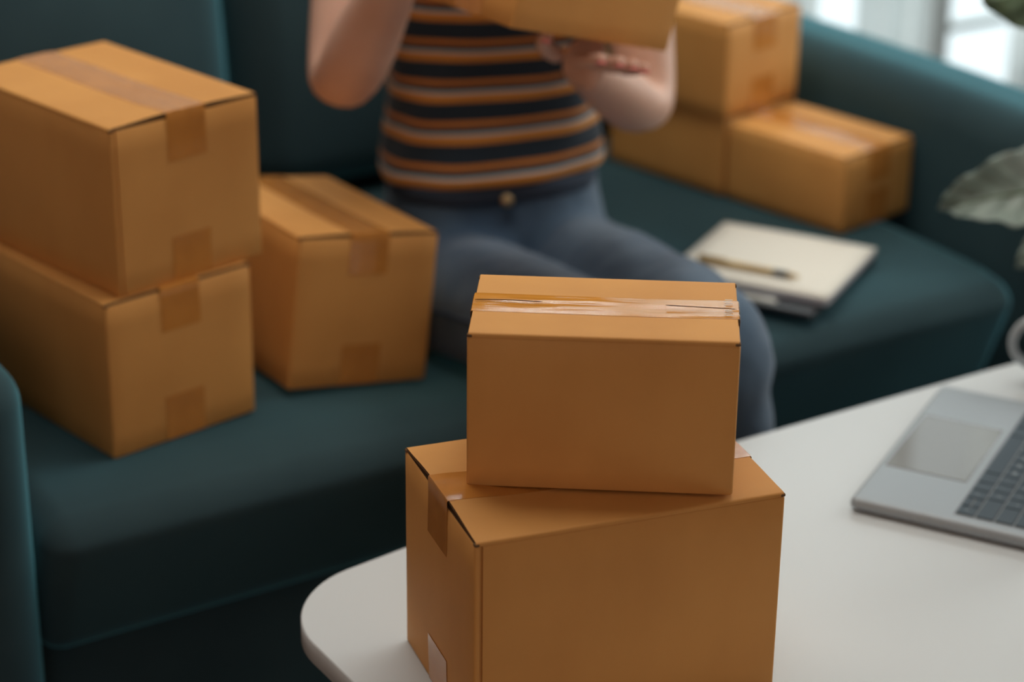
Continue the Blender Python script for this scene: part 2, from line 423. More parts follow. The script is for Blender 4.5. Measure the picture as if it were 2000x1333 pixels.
# ------------------------------------------------------------------ cardboard boxes
CT = .0034
def carton(M, wd, d, h, seam, label, group=None, bow=.0015, endlift=(.001, .001), tapemat=None, joint=None, tabs=(1, 1), bottom=(1, 1), wr=0, seed=1, marks=False):
    """near bottom corner at the origin of M, x = wd, y = d, z = h; seam 'x' or 'y'"""
    rnd = random.Random(seed)
    root = thing('cardboard_box', label, 'box', M, group)
    A, L = (wd, d) if seam == 'y' else (d, wd)
    mp = (lambda a, b, z: Vector((a, b, z))) if seam == 'y' else (lambda a, b, z: Vector((b, a, z)))
    tm = tapemat or TAPE
    # --- body: bulging walls with rounded vertical corners
    r = .0022; prof = []
    def seg(p, q, nn): return [(p[0] + (q[0] - p[0]) * i / nn, p[1] + (q[1] - p[1]) * i / nn) for i in range(nn)]
    def arc(cx, cy, a0): return [(cx + r * math.cos(a0 + PI / 2 * i / 3), cy + r * math.sin(a0 + PI / 2 * i / 3)) for i in range(3)]
    cor = [(r, r, PI), (wd - r, r, 1.5 * PI), (wd - r, d - r, 0), (r, d - r, .5 * PI)]
    pl = []
    for k, (cx, cy, a0) in enumerate(cor):
        pl += arc(cx, cy, a0)
        nx = cor[(k + 1) % 4]; a1 = a0 + PI / 2
        p = (cx + r * math.cos(a1), cy + r * math.sin(a1)); q = (nx[0] + r * math.cos(nx[2]), nx[1] + r * math.sin(nx[2]))
        s = seg(p, q, 10)
        if joint == k:       # glued joint: a narrow recessed slot just past corner k
            u = Vector((q[0] - p[0], q[1] - p[1])).normalized(); nn = Vector((u.y, -u.x))
            g = [(p[0] + u.x * x - nn.x * y, p[1] + u.y * x - nn.y * y) for x, y in ((.0022, 0), (.0023, .0030), (.0046, .0030), (.0047, .0003))]
            s = [p] + g + s[1:]
        pl += s
    zz = [0, .0015] + [.0015 + (h - CT - .003) * i / 7 for i in range(1, 8)] + [h - CT]
    V = []; F = []; m_ = len(pl)
    for iz, z in enumerate(zz):
        fz = math.sin(PI * z / (h - CT))
        ins = .0012 if iz in (0, len(zz) - 1) else 0
        for (x, y) in pl:
            bx = .0016 * fz * (math.sin(PI * y / d)) * (1 if x > wd - 1e-4 else -1 if x < 1e-4 else 0)
            by = .0016 * fz * (math.sin(PI * x / wd)) * (1 if y > d - 1e-4 else -1 if y < 1e-4 else 0)
            jx = .0002 * noise.noise(Vector((x * 9, y * 9, z * 9 + seed)))
            V.append(Vector((x + bx + (ins if x < r else -ins if x > wd - r else 0), y + by + jx + (ins if y < r else -ins if y > d - r else 0), z)))
    for i in range(len(zz) - 1):
        for k in range(m_): F.append([i * m_ + k, i * m_ + (k + 1) % m_, (i + 1) * m_ + (k + 1) % m_, (i + 1) * m_ + k])
    F.append(list(range(m_))[::-1]); F.append([(len(zz) - 1) * m_ + k for k in range(m_)])
    mi = [0] * len(F); mi[-1] = 1
    new_obj('body', mesh('body', V, F, True, mi=mi), [BOARD, RAW], root).data.set_sharp_from_angle(angle=math.radians(40))
    # --- top flaps
    def lift(a, b):
        u = min(a, A - a) / (A / 2); v = b / L
        e = endlift[0] * math.exp(-(v / .16) ** 2) + endlift[1] * math.exp(-((1 - v) / .16) ** 2)
        hump = math.sin(PI * min(1, u * .5 + .0)) * .9 + .1 * math.sin(PI * u)
        return (bow * math.sin(PI * v) * .5 + e) * (hump ** 1.6) + .0004 * noise.noise(Vector((a * 25, b * 14, seed))) * u
    nb = 26; lipd = -.0011
    for side in (0, 1):
        half = A / 2 - .0007
        na = 9
        pr = [(0, -CT), (0, -.0018), (.0006, -.0008), (.0016, -.0002)] + [(.003 + (half - .003) * i / na, 0) for i in range(na + 1)]
        pr += [(x, -.0030) for (x, z) in reversed(pr[3:])]
        V = []; F = []; K = len(pr); mi = []
        for ib in range(nb + 1):
            b = .0012 + (L - .0024) * ib / nb
            for (x, z) in pr:
                a = x if side == 0 else A - x
                V.append(mp(a, b, h + z + (lift(a, b) + side * lipd * (x / half) ** 3 * (1 - math.sin(PI * b / L)) ** 2 if x > .001 else 0)))
        for ib in range(nb):
            for k in range(K):
                F.append([ib * K + k, ib * K + (k + 1) % K, (ib + 1) * K + (k + 1) % K, (ib + 1) * K + k]); mi.append(1 if k == 4 + na - 0 else 0)
        F.append(list(range(K))[::-1]); F.append([nb * K + k for k in range(K)]); mi += [1, 1]
        new_obj('flap', mesh('flap', V, F, True, mi=mi), [BOARD, RAW], root).data.set_sharp_from_angle(angle=math.radians(35))
    # --- tape over the seam, folded down the ends
    def bulge(a, z): return .0016 * math.sin(PI * max(0, min(1, z / (h - CT)))) * math.sin(PI * a / A) + .0002
    tw = min(.048, A * .30); na = 12; P = []; N = []
    tl = [.050 * tabs[0] * rnd.uniform(.85, 1.1), .050 * tabs[1] * rnd.uniform(.85, 1.1)]
    path = []
    if tabs[0]: path += [(-.0022, -tl[0] * (1 - i / 5)) for i in range(5)] + [(-.0014, -.0012)]
    path += [(L * i / 34, 0) for i in range(35)]
    if tabs[1]: path += [(L + .0014, -.0012)] + [(L + .0022, -tl[1] * (i + 1) / 5) for i in range(5)]
    for (b, dz) in path:
        row = []; nr = []
        for j in range(na + 1):
            a = A / 2 - tw / 2 + tw * j / na + .0004 * math.sin(b * 40)
            bb = max(0, min(L, b)); zl = lift(a, bb)
            wv = wr * (.6 * noise.noise(Vector((a * 260, b * 12, seed * 3.3))) + .5 * noise.noise(Vector((a * 90, b * 30, seed + 9.))) + .5)
            wv *= 1 - abs(2 * j / na - 1) ** 5
            if dz == 0: row.append(mp(a, b, h + zl + .00022 + max(0, wv))); nr.append(Vector((0, 0, 1)))
            else:
                fold = 1 if dz > -.002 else 0
                sg = -1 if b < L / 2 else 1
                row.append(mp(a, (0 if sg < 0 else L) + sg * (.0003 + bulge(a, h + dz) + max(0, wv) * .3 + (.0003 if fold else 0)), h + (zl if fold else 0) + dz)); nr.append(mp(0, sg, 0))
        P.append(row); N.append(nr)
    V, F = grid_solid(P, N, .00015, len(P), na + 1)
    new_obj('tape', mesh('tape', V, F), tm, root).data.set_sharp_from_angle(angle=math.radians(50))
    # --- tape tabs from the bottom seam
    for e in (0, 1):
        if not bottom[e]: continue
        hh = .046 * rnd.uniform(.85, 1.1); y = -.0021 if e == 0 else L + .0021; sg = -1 if e == 0 else 1
        P = [[mp(A / 2 - tw / 2 + tw * j / 6, (0 if e == 0 else L) + sg * (.0004 + bulge(A / 2 - tw / 2 + tw * j / 6, .0008 + hh * i / 5)), .0008 + hh * i / 5) for j in range(7)] for i in range(6)]
        N = [[mp(0, sg, 0)] * 7] * 6
        V, F = grid_solid(P, N, .00015, 6, 7); new_obj('tape_tab', mesh('tape_tab', V, F), TAPE, root).data.set_sharp_from_angle(angle=math.radians(50))
    # --- dark blocks stand in for the shade inside open corner holes
    for (x, y) in ((0, 0), (wd, 0), (wd, d), (0, d)):
        c = (x + (.0022 if x == 0 else -.0022), y + (.0022 if y == 0 else -.0022), h - .0026)
        v, f = rbox(c, (.0024, .0024, .0014), .0010, 1, 1); new_obj('corner_hole_shade', mesh('corner_hole_shade', v, f), RAW, root)
    return root
def at_(x, y, z, yaw): return Matrix.Translation((x, y, z)) @ Matrix.Rotation(yaw, 4, 'Z')

Bh, Ah = .1867, .1338
big = carton(at_(-.0267, 1.4971, TT, .3553), .2653, .1784, Bh, 'x', 'larger sharp cardboard box standing on the white table, lower of its pair', bow=.0005, endlift=(.0055, .0025), joint=0, seed=3, wr=.0004)
small = carton(at_(-.0354, 1.5899, TT + Bh + .0026, -.0597), .2136, .1264, Ah, 'x', 'smaller sharp cardboard box on top of the box on the white table', bow=.0004, endlift=(.0006, .0009), tapemat=TAPE_X, seed=5, wr=.0009)
Dm = at_(-.409, 2.0488, SEAT, .7515)
carton(Dm, .1802, .2678, .1723, 'y', 'cardboard box on the sofa seat at the far left, under another box', seed=11, endlift=(.001, .001))
carton(at_(-.3957, 2.0654, SEAT + .1723 + .0015, .7865), .1833, .2675, .1775, 'y', 'upper cardboard box of the stack at the far left of the sofa', seed=12, bow=.001, endlift=(.003, .001), joint=0, wr=.0011)
Em = at_(-.2463, 2.2167, SEAT + .004, .5586) @ Matrix.Rotation(-.0555, 4, 'X') @ Matrix.Rotation(.1441, 4, 'Y')
carton(Em, .1739, .2705, .1742, 'y', 'single tilted cardboard box between the left stack and the person', seed=13, endlift=(.002, .001), wr=.0008)
carton(at_(.4314, 2.7372, SEAT, .7663), .1454, .2013, .1051, 'y', 'lone low cardboard box in front of the right stack, behind the notebook', seed=14, endlift=(.001, .001), wr=.0010)
carton(at_(.286, 2.884, SEAT, .766), .150, .215, .1120, 'y', 'lower cardboard box of the stack beside the right armrest, half hidden', seed=15)
carton(at_(.284, 2.876, SEAT + .1135, .80), .158, .215, .1310, 'y', 'upper cardboard box of the stack beside the right armrest, near the window', seed=16, endlift=(.001, .001), wr=.0010)
# the carton being held up
c0 = Vector((-.005, 2.19, .391 + .45 + .013)); e1 = Vector((.175, .135, -.062)).normalized()
e2 = Vector((-.071, .11, -.002)); e2 = (e2 - e1 * e2.dot(e1)).normalized(); e3 = e1.cross(e2)
HM = Matrix((( e1.x, e2.x, e3.x, c0.x), (e1.y, e2.y, e3.y, c0.y), (e1.z, e2.z, e3.z, c0.z), (0, 0, 0, 1)))
carton(HM, .222, .150, .145, 'x', 'cardboard box held up in the hands of the person', seed=17)
# small printed end marks on the tape of the small box
V = []; F = []
for k in range(9):
    v, f = rbox((.2060 - .0012 * (k % 2), .0632 - .016 + .0036 * k + (.004 if k > 4 else 0), Ah + .0026), (.0030, .0005, .00015), .0001, 1, 1); n_ = len(V); V += v; F += [[i + n_ for i in q] for q in f]
MARK = mat('white_tape_print', (.75, .73, .68), .4)
o = new_obj('print', mesh('print', V, F, False), MARK, small, 'tiny white print at the tape end'); o['kind'] = 'stuff'
for xs in ([.001 + .0022 * i for i in range(26)], [.155 + .00227 * i for i in range(26)]):
    pts = [(x, .0632 + .0012 * math.sin(x * 60) + (-.0045 * ((x - .17) / .045) ** 2 if x > .17 else 0), Ah + .0022 + (.0009 if x > .1 else .0003)) for x in xs]
    v, f = tube(pts, [.0001] + [.00038] * (len(pts) - 2) + [.0001], 6); new_obj('seam_line', mesh('seam_line', v, f), RAW, small)

# ------------------------------------------------------------------ laptop
LW, LD, LH = .304, .2124, .0145
LM = at_(.3294, 1.9143, TT, -.4662)      # local x = from palm rest to hinge, y = away (user's left)
lap = thing('laptop', 'open grey laptop at the right end of the white table', 'laptop', LM)
def key_holes(q): return q
v, f = rbox((LD / 2, LW / 2, LH / 2 + .0012), (LD / 2, LW / 2, LH / 2 - .0006), .006, 4, (6, 6, 1)); 
def slim(q):
    return q
new_obj('base', mesh('base', v, f), ALU, lap)
for x, y in ((.02, .02), (LD - .02, .02), (.02, LW - .02), (LD - .02, LW - .02)):
    v, f = lathe([(0, 0), (.007, 0), (.008, .002), (0, .002)], 16, (x, y, 0)); new_obj('foot', mesh('foot', v, f), RUBBER, lap)
ZT = LH + .0006
v, f = rbox((.0085 + .0415, LW / 2, ZT), (.0415, .067, .0007), .0007, 2, 1); new_obj('trackpad', mesh('trackpad', v, f, False), PAD, lap)
v, f = rbox((.0085 + .0415, LW / 2, ZT - .00035), (.0422, .0677, .0005), .0005, 2, 1); new_obj('trackpad_rim', mesh('trackpad_rim', v, f), WELL, lap)
# keyboard: rows from space bar row (x near .104) to function row; y from right (near) to left (far)
x0 = .1005; pit = .0190; y_r = .0155; y_l = LW - .0155; KW = y_l - y_r
v, f = rbox((x0 + pit * 2.85, LW / 2, ZT - .0001), (pit * 2.85 + .0012, KW / 2 + .0012, .0005), .0005, 2, 1); new_obj('keyboard_well', mesh('keyboard_well', v, f), WELL, lap)
rows = [
    [('←', 1), ('', 1), ('→', 1)],
    [('', 2.25)] + [(c, 1) for c in '/.,MNBVCXZ'] + [('', 2.25)],
    [('', 1.75)] + [(c, 1) for c in "';LKJHGFDSA"] + [('', 1.75)],
    [(c, 1.5 if i == 0 else 1) for i, c in enumerate('\\][POIUYTREWQ')] + [('', 1.5)],
    [('', 1.5)] + [(c, 1) for c in '=-0987654321`'],
]
def font_legend(ch, size, loc, par):
    cu = bpy.data.curves.new('legend', 'FONT'); cu.body = ch; cu.size = size; cu.align_x = 'CENTER'; cu.align_y = 'CENTER'; cu.resolution_u = 2; cu.extrude = .00004
    ob = bpy.data.objects.new('tmp', cu); COL.objects.link(ob)
    bpy.context.view_layer.update()
    me = bpy.data.meshes.new_from_object(ob.evaluated_get(bpy.context.evaluated_depsgraph_get())); me.name = 'legend'
    bpy.data.objects.remove(ob)
    if not len(me.vertices): return
    R = Matrix.Translation(loc) @ Matrix.Rotation(-PI / 2, 4, 'Z')
    me.transform(R); new_obj('legend', me, LEGEND, par)
def keycap(xa, xb, ya, yb, ch=''):
    c = ((xa + xb) / 2, (ya + yb) / 2, ZT + .0009); hx = (xb - xa) / 2 - .0009; hy = (yb - ya) / 2 - .0009
    v, f = rbox(c, (hx, hy, .0009), .0007, 2, 1); k = new_obj('key', mesh('key', v, f, False), KEY, lap)
    if ch: font_legend(ch, .0062, (c[0], c[1], ZT + .0019), k)
for ri, row in enumerate(rows):
    xa = x0 + ri * pit; xb = xa + pit
    tot = KW
    if ri == 0:
        u = KW / 14.5; y = y_r
        keycap(xa, xb, y, y + u, '›'); y += u
        keycap(xa, (xa + xb) / 2, y, y + u, ''); keycap((xa + xb) / 2, xb, y, y + u, ''); y += u
        keycap(xa, xb, y, y + u, '‹'); y += u
        for wu, ch in ((1, ''), (1.25, ''), (5, ''), (1.25, ''), (1, ''), (1, ''), (1, '')): keycap(xa, xb, y, y + u * wu, ch); y += u * wu
    else:
        u = KW / sum(x for _, x in row); y = y_r
        for ch, wu in row: keycap(xa, xb, y, y + u * wu, ch); y += u * wu
v, f = rbox((x0 + pit * 5.35, LW / 2, ZT + .0007), (pit * .33, KW / 2 - .001, .0007), .0005, 2, 1); new_obj('touch_strip', mesh('touch_strip', v, f), SCREEN, lap)
hx = LD - .006
v, f = tube([(hx, .02, LH + .001), (hx, LW - .02, LH + .001)], .0045, 12); new_obj('hinge', mesh('hinge', v, f), BLK, lap)
lid = Matrix.Translation((hx + .002, 0, LH + .004)) @ Matrix.Rotation(math.radians(18), 4, 'Y')
v, f = rbox((0, LW / 2, .106), (.0026, LW / 2, .105), .0025, 3, 2); v = [lid @ p for p in v]
sc = new_obj('screen_lid', mesh('screen_lid', v, f), ALU, lap)
v, f = rbox((-.0024, LW / 2, .108), (.0006, LW / 2 - .004, .099), .0005, 1, 1); v = [lid @ p for p in v]
new_obj('display', mesh('display', v, f), SCREEN, sc)

# ------------------------------------------------------------------ mug with its handle toward the laptop
mug = thing('mug', 'grey glass mug with round handle behind the laptop, cut by the frame', 'mug', at_(.621, 2.222, TT, 0))
v, f = lathe([(0, .004), (.033, .004), (.0365, .010), (.0380, .05), (.0385, .092), (.0400, .0945), (.0415, .092), (.0410, .05), (.0395, .008), (.036, 0), (0, 0)], 40)
new_obj('cup', mesh('cup', v, f), MUG, mug)
pts = [(-.040 - .034 * math.sin(a), .0, .050 + .030 * math.cos(a)) for a in [PI * i / 16 for i in range(17)]]
v, f = tube([(-.038, 0, .08)] + pts[0:] + [(-.038, 0, .02)], .0052, 12); new_obj('handle', mesh('handle', v, f), MUG, mug)

# ------------------------------------------------------------------ notebooks and pens on the seat
ang = math.atan2(2.636 - 2.729, .468 - .277)
zs = SEAT - .0015
NB = at_(.277, 2.729, zs, ang)         # origin far-left corner, x to the right, y negative = toward camera
dk = thing('notebook', 'black notebook lying under the open cream notebook on the seat', 'notebook', NB @ Matrix.Translation((.02, -.004, 0)) @ Matrix.Rotation(-.04, 4, 'Z'))
v, f = rbox((.09, -.104, .0050), (.095, .108, .0050), .0025, 2, 1); new_obj('cover', mesh('cover', v, f), BLACKB, dk)
v, f = rbox((.092, -.104, .0050), (.0938, .1065, .0036), .0008, 1, 1); new_obj('pages', mesh('pages', v, f), DARKP, dk)
nb = thing('notebook', 'cream paper notebook with white pages, lying on top by the thigh', 'notebook', NB @ Matrix.Translation((0, 0, .0103)))
v, f = rbox((.104, -.098, .0048), (.103, .097, .0045), .001, 1, 1); new_obj('pages', mesh('pages', v, f), PAGES, nb)
nu, nv = 9, 9
P = [[Vector((.0005 + .207 * i / 8, -.0005 - .195 * j / 8, .0103 + .0006 * math.sin(PI * i / 8))) for j in range(nv)] for i in range(nu)]
v, f = grid_solid(P, [[Vector((0, 0, 1))] * nv] * nu, .0008, nu, nv); new_obj('top_page', mesh('top_page', v, f), PAPER, nb)
v, f = rbox((.104, -.098, .0004), (.1045, .0985, .0006), .0004, 1, 1); new_obj('back_cover', mesh('back_cover', v, f), BLACKB, nb)
# gold pen on the notebook
p0 = NB @ Vector((.018, -.139, .0103 + .0152)); p1 = NB @ Vector((.150, -.137, .0103 + .0152))
p0 = Vector((.232, 2.583, p0.z)); p1 = Vector((.352, 2.522, p0.z)); d = (p1 - p0).normalized()
PM = Matrix.Translation(p0) @ d.to_track_quat('X', 'Z').to_matrix().to_4x4()
pen = thing('pen', 'gold pen with black grip lying across the cream notebook', 'pen', PM)
def rod_(nm, xs, rs, m, par):
    v, f = tube([(x, 0, 0) for x in xs], rs, 14); return new_obj(nm, mesh(nm, v, f), m, par)
rod_('barrel', [0, .001, .100], [.0030, .0042, .0042], GOLD, pen); rod_('grip', [.100, .101, .119], [.0043, .0045, .0042], BLK, pen)
rod_('tip', [.119, .129, .134], [.0040, .0022, .0008], GOLD, pen)
v, f = rbox((.018, 0, .0052), (.018, .0012, .0006), .0005, 1, 1); new_obj('clip', mesh('clip', v, f), GOLD, pen)
# white pen on the dark seat in front of the notebooks
q1 = Vector((.320, 2.478, SEAT + .0065)); q0 = q1 - Vector((.888, -.46, 0)).normalized() * -.0
q0 = q1 + Vector((-.105, .052, 0)); d = (q1 - q0).normalized()
wp = thing('pen', 'white pen lying on the seat beside the front edge of the notebooks', 'pen', Matrix.Translation(q0) @ d.to_track_quat('X', 'Z').to_matrix().to_4x4())
rod_('barrel', [0, .002, .095], [.003, .0052, .0055], WPEN, wp); rod_('cap', [.095, .096, .112, .117], [.0056, .0060, .0060, .0040], WPEN, wp)

# ------------------------------------------------------------------ person
def skin_mesh(name, nodes, edges, root, sub=2, post=None):
    keys = list(nodes); ix = {k: i for i, k in enumerate(keys)}
    me = bpy.data.meshes.new(name); me.from_pydata([nodes[k][0] for k in keys], [(ix[a], ix[b]) for a, b in edges], [])
    o = bpy.data.objects.new(name, me); COL.objects.link(o)
    sm = o.modifiers.new('skin', 'SKIN'); sm.use_smooth_shade = True; sm.branch_smoothing = .5
    for k in keys:
        r = nodes[k][1]; r = r if isinstance(r, tuple) else (r, r)
        sv = me.skin_vertices[0].data[ix[k]]; sv.radius = r; sv.use_root = (k == root)
    ss = o.modifiers.new('sub', 'SUBSURF'); ss.levels = sub; ss.render_levels = sub
    bpy.context.view_layer.update()
    m2 = bpy.data.meshes.new_from_object(o.evaluated_get(bpy.context.evaluated_depsgraph_get()))
    bpy.data.objects.remove(o); m2.name = name
    m2.polygons.foreach_set('use_smooth', [True] * len(m2.polygons))
    return m2
Z = .45
def v3(x, y, z): return Vector((x, y, z + Z))
pelv = v3(-.02, 2.63, .075)
person = thing('person', 'person in striped t-shirt and blue jeans seated on the sofa holding a box', 'person', Matrix.Translation((pelv.x, pelv.y, 0)))
def put(name, me, m, par=None, label=None):
    if par is None: me.transform(Matrix.Translation((-pelv.x, -pelv.y, 0)))
    else: me.transform(Matrix.Translation((-pelv.x, -pelv.y, 0)))
    return new_obj(name, me, m, par or person, label)
hipL, hipR = v3(.062, 2.60, -.018), v3(-.106, 2.575, -.036)
kneL, kneR = v3(.222, 2.215, .048), v3(.098, 2.20, .046)
ankL, ankR = v3(.268, 2.205, -.37), v3(.085, 2.13, -.37)
shL, shR = v3(.132, 2.64, .475), v3(-.190, 2.63, .485)
elL, elR = v3(.158, 2.515, .210), v3(-.204, 2.455, .248)
wrL, wrR = v3(.066, 2.375, .318), v3(-.116, 2.326, .450)
N_ = {
 'pel': (v3(-.02, 2.63, .055), (.10, .075)), 'sp1': (v3(-.025, 2.645, .16), (.105, .075)), 'sp2': (v3(-.028, 2.64, .27), (.105, .078)),
 'ch': (v3(-.030, 2.64, .39), (.125, .085)), 'nb': (v3(-.030, 2.655, .52), (.055, .05)), 'nk': (v3(-.030, 2.645, .575), .045),
 'h1': (v3(-.030, 2.62, .615), (.058, .062)), 'h2': (v3(-.030, 2.625, .68), (.072, .085)), 'h3': (v3(-.030, 2.635, .745), (.068, .08)), 'h4': (v3(-.030, 2.64, .785), (.035, .04)),
 'hl': (hipL, .05), 'hr': (hipR, .05), 'tl': (hipL.lerp(kneL, .5), .050), 'tr': (hipR.lerp(kneR, .5), .050),
 'kl': (kneL, .046), 'kr': (kneR, .046), 'cl': (kneL.lerp(ankL, .3), .046), 'cr': (kneR.lerp(ankR, .3), .046),
 'al': (ankL, .030), 'ar': (ankR, .030),
 'hel': (ankL + Vector((0, -.02, -.04)), .030), 'her': (ankR + Vector((0, -.02, -.04)), .030),
 'fl': (ankL + Vector((.02, -.12, -.055)), (.034, .018)), 'fr': (ankR + Vector((.0, -.12, -.055)), (.034, .018)),
 'cll': (v3(.05, 2.64, .485), .042), 'clr': (v3(-.11, 2.64, .485), .042),
 'sl': (shL, .050), 'sr': (shR, .050),
 'ul': (shL.lerp(elL, .5), .043), 'ur': (shR.lerp(elR, .5), .044),
 'el': (elL, .038), 'er': (elR, .040), 'f1': (elL.lerp(wrL, .32), .039), 'g1': (elR.lerp(wrR, .32), .045),
 'f2': (elL.lerp(wrL, .72), .029), 'g2': (elR.lerp(wrR, .72), .034), 'wl': (wrL, (.025, .020)), 'wr': (wrR, (.026, .021)),
}
E_ = [('pel', 'sp1'), ('sp1', 'sp2'), ('sp2', 'ch'), ('ch', 'nb'), ('nb', 'nk'), ('nk', 'h1'), ('h1', 'h2'), ('h2', 'h3'), ('h3', 'h4'),
      ('pel', 'hl'), ('pel', 'hr'), ('hl', 'tl'), ('hr', 'tr'), ('tl', 'kl'), ('tr', 'kr'), ('kl', 'cl'), ('kr', 'cr'), ('cl', 'al'), ('cr', 'ar'),
      ('al', 'hel'), ('ar', 'her'), ('hel', 'fl'), ('her', 'fr'), ('ch', 'cll'), ('ch', 'clr'), ('cll', 'sl'), ('clr', 'sr'),
      ('sl', 'ul'), ('ul', 'el'), ('el', 'f1'), ('f1', 'f2'), ('f2', 'wl'), ('sr', 'ur'), ('ur', 'er'), ('er', 'g1'), ('g1', 'g2'), ('g2', 'wr')]
# hands: palm chains that continue the forearm
def hand(N, E, pre, wrist, wk, fwd, side, nrm, thumb_side, curl):
    """fwd = along the fingers, side = across the palm, nrm = palm normal (away from the back)"""
    fwd = fwd.normalized(); side = side.normalized()
    pm = wrist + fwd * .045; N[pre + 'p'] = (pm, (.036, .015)); E.append((wk, pre + 'p'))
    N[pre + 'q'] = (wrist + fwd * .078, (.036, .012)); E.append((pre + 'p', pre + 'q'))
tips = {}
def fingers(pre, wrist, fwd, side, nrm, ts, curl):
    fwd = fwd.normalized(); side = side.normalized(); nrm = nrm.normalized(); out = []
    for k, (off, ln) in enumerate(((-.027, .062), (-.009, .074), (.009, .079), (.027, .070))):   # little -> index
        base = wrist + fwd * .070 + side * off * ts
        pts = [base]; d = fwd.copy(); p = base
        for j, fr in enumerate((.45, .30, .25)):
            c = curl * (j + .6) * .5
            dd = (fwd * math.cos(c) + nrm * math.sin(c)).normalized(); p = p + dd * ln * fr * (1.0); pts.append(p)
        out.append((pts, .0082 - .0006 * (k == 0), dd))
    base = wrist + fwd * .022 + side * .028 * ts
    td = (fwd * .65 + side * .75 * ts + nrm * .15).normalized(); p1 = base + td * .032; p2 = p1 + (td + fwd * .5 + nrm * .2).normalized() * .030; p3 = p2 + (td * .4 + fwd + nrm * .35).normalized() * .022
    out.append(([base, p1, p2, p3], .0098, (p3 - p2).normalized()))
    return out
# left hand: palm up under the carton, fingers toward the camera's right
fwL = Vector((.34, -.91, .20)); sdL = e3.cross(fwL).normalized(); nrL = e3.copy()
# right hand: flat on the left end of the carton, fingers pointing up and forward
fwR = Vector((.12, -.75, .60)).normalized(); nrR = e1.copy(); sdR = nrR.cross(fwR).normalized()
nrR = (nrR - fwR * nrR.dot(fwR)).normalized()
hand(N_, E_, 'L', wrL, 'wl', fwL, sdL, nrL, 1, .5); hand(N_, E_, 'R', wrR, 'wr', fwR, sdR, nrR, 1, .5)
def finger_chain(N, E, pre, root_key, fs):
    for i, (pts, r, dd) in enumerate(fs):
        prev = root_key
        for j, p in enumerate(pts):
            k = '%s%d_%d' % (pre, i, j); N[k] = (p, r * (1.05, 1.0, .92, .75)[j])
            E.append((prev, k)); prev = k
body_me = skin_mesh('body', N_, E_, 'pel', 2)
body = put('body', body_me, SKIN)
for pre, wk, fs in (('L', wrL, fingers('L', wrL, fwL, sdL, nrL, -1, .12)), ('R', wrR, fingers('R', wrR, fwR, sdR, nrR, 1, .14))):
    bm = bmesh.new(); bm.from_mesh(body.data)
    for i, (pts, r, dd) in enumerate(fs):
        n2 = {}; e_ = []
        for j, p in enumerate(pts): n2[j] = (p, r * (1.05, 1.0, .92, .78)[j]); 
        n2[9] = (pts[-1] + dd * .004, r * .55)
        ks = [0, 1, 2, 3, 9]; e_ = list(zip(ks[:-1], ks[1:]))
        fm = skin_mesh('finger', n2, e_, 0, 2); fm.transform(Matrix.Translation((-pelv.x, -pelv.y, 0)))
        bm.from_mesh(fm); bpy.data.meshes.remove(fm)
        # nail on the side away from the palm
        nn = (nrL if pre == 'L' else nrR)
        c = pts[-1] - nn * r * .62 + dd * .001
        Rm = Matrix.Translation(c) @ Matrix((tuple(dd), tuple(nn.cross(dd).normalized()), tuple(nn))).transposed().to_4x4()
        v, f = rbox((0, 0, 0), (.0062, .0048, .0016), .0015, 2, 1); v = [Rm @ q for q in v]
        put('fingernail', mesh('fingernail', v, f), NAIL, body, 'pink painted fingernail')
    bm.to_mesh(body.data); bm.free(); body.data.polygons.foreach_set('use_smooth', [True] * len(body.data.polygons))

# head features (out of the frame but there)
hc = v3(-.030, 2.625, .685)
def feat(nm, c, h, r, m, par=None):
    v, f = rbox(c, h, r, 4, 1); return put(nm, mesh(nm, v, f), m, par)
for sx in (-1, 1):
    e = feat('eye', (hc.x + sx * .029, hc.y - .075, hc.z + .004), (.0115, .009, .0065), .0065, EYEW)
    feat('eyelid', (hc.x + sx * .029, hc.y - .0765, hc.z + .0085), (.0135, .0095, .0045), .0045, SKIN)
    feat('iris', (hc.x + sx * .029, hc.y - .0825, hc.z + .0025), (.0045, .0022, .0045), .0022, IRIS, e)
    feat('ear', (hc.x + sx * .073, hc.y + .002, hc.z - .004), (.006, .016, .028), .006, SKIN)
    feat('eyebrow', (hc.x + sx * .030, hc.y - .084, hc.z + .028), (.015, .003, .0022), .0022, HAIR)
v, f = tube([(hc.x, hc.y - .078, hc.z + .015), (hc.x, hc.y - .087, hc.z - .010), (hc.x, hc.y - .092, hc.z - .022), (hc.x, hc.y - .082, hc.z - .032)], [.004, .007, .0095, .006], 12)
put('nose', mesh('nose', v, f), SKIN)
feat('mouth', (hc.x, hc.y - .078, hc.z - .052), (.019, .006, .005), .005, LIP)
def hair_fn(q):
    d = Vector((q.x - hc.x, q.y - hc.y, 0))
    q = q.copy()
    if q.z < hc.z - .03: q.y = max(q.y, hc.y + .015)
    if q.y < hc.y - .03 and q.z < hc.z + .055: q.z = hc.z + .055
    return q
v, f = rbox((hc.x, hc.y + .018, hc.z - .015), (.083, .098, .135), .080, 8, 3, hair_fn); put('hair', mesh('hair', v, f), HAIR)

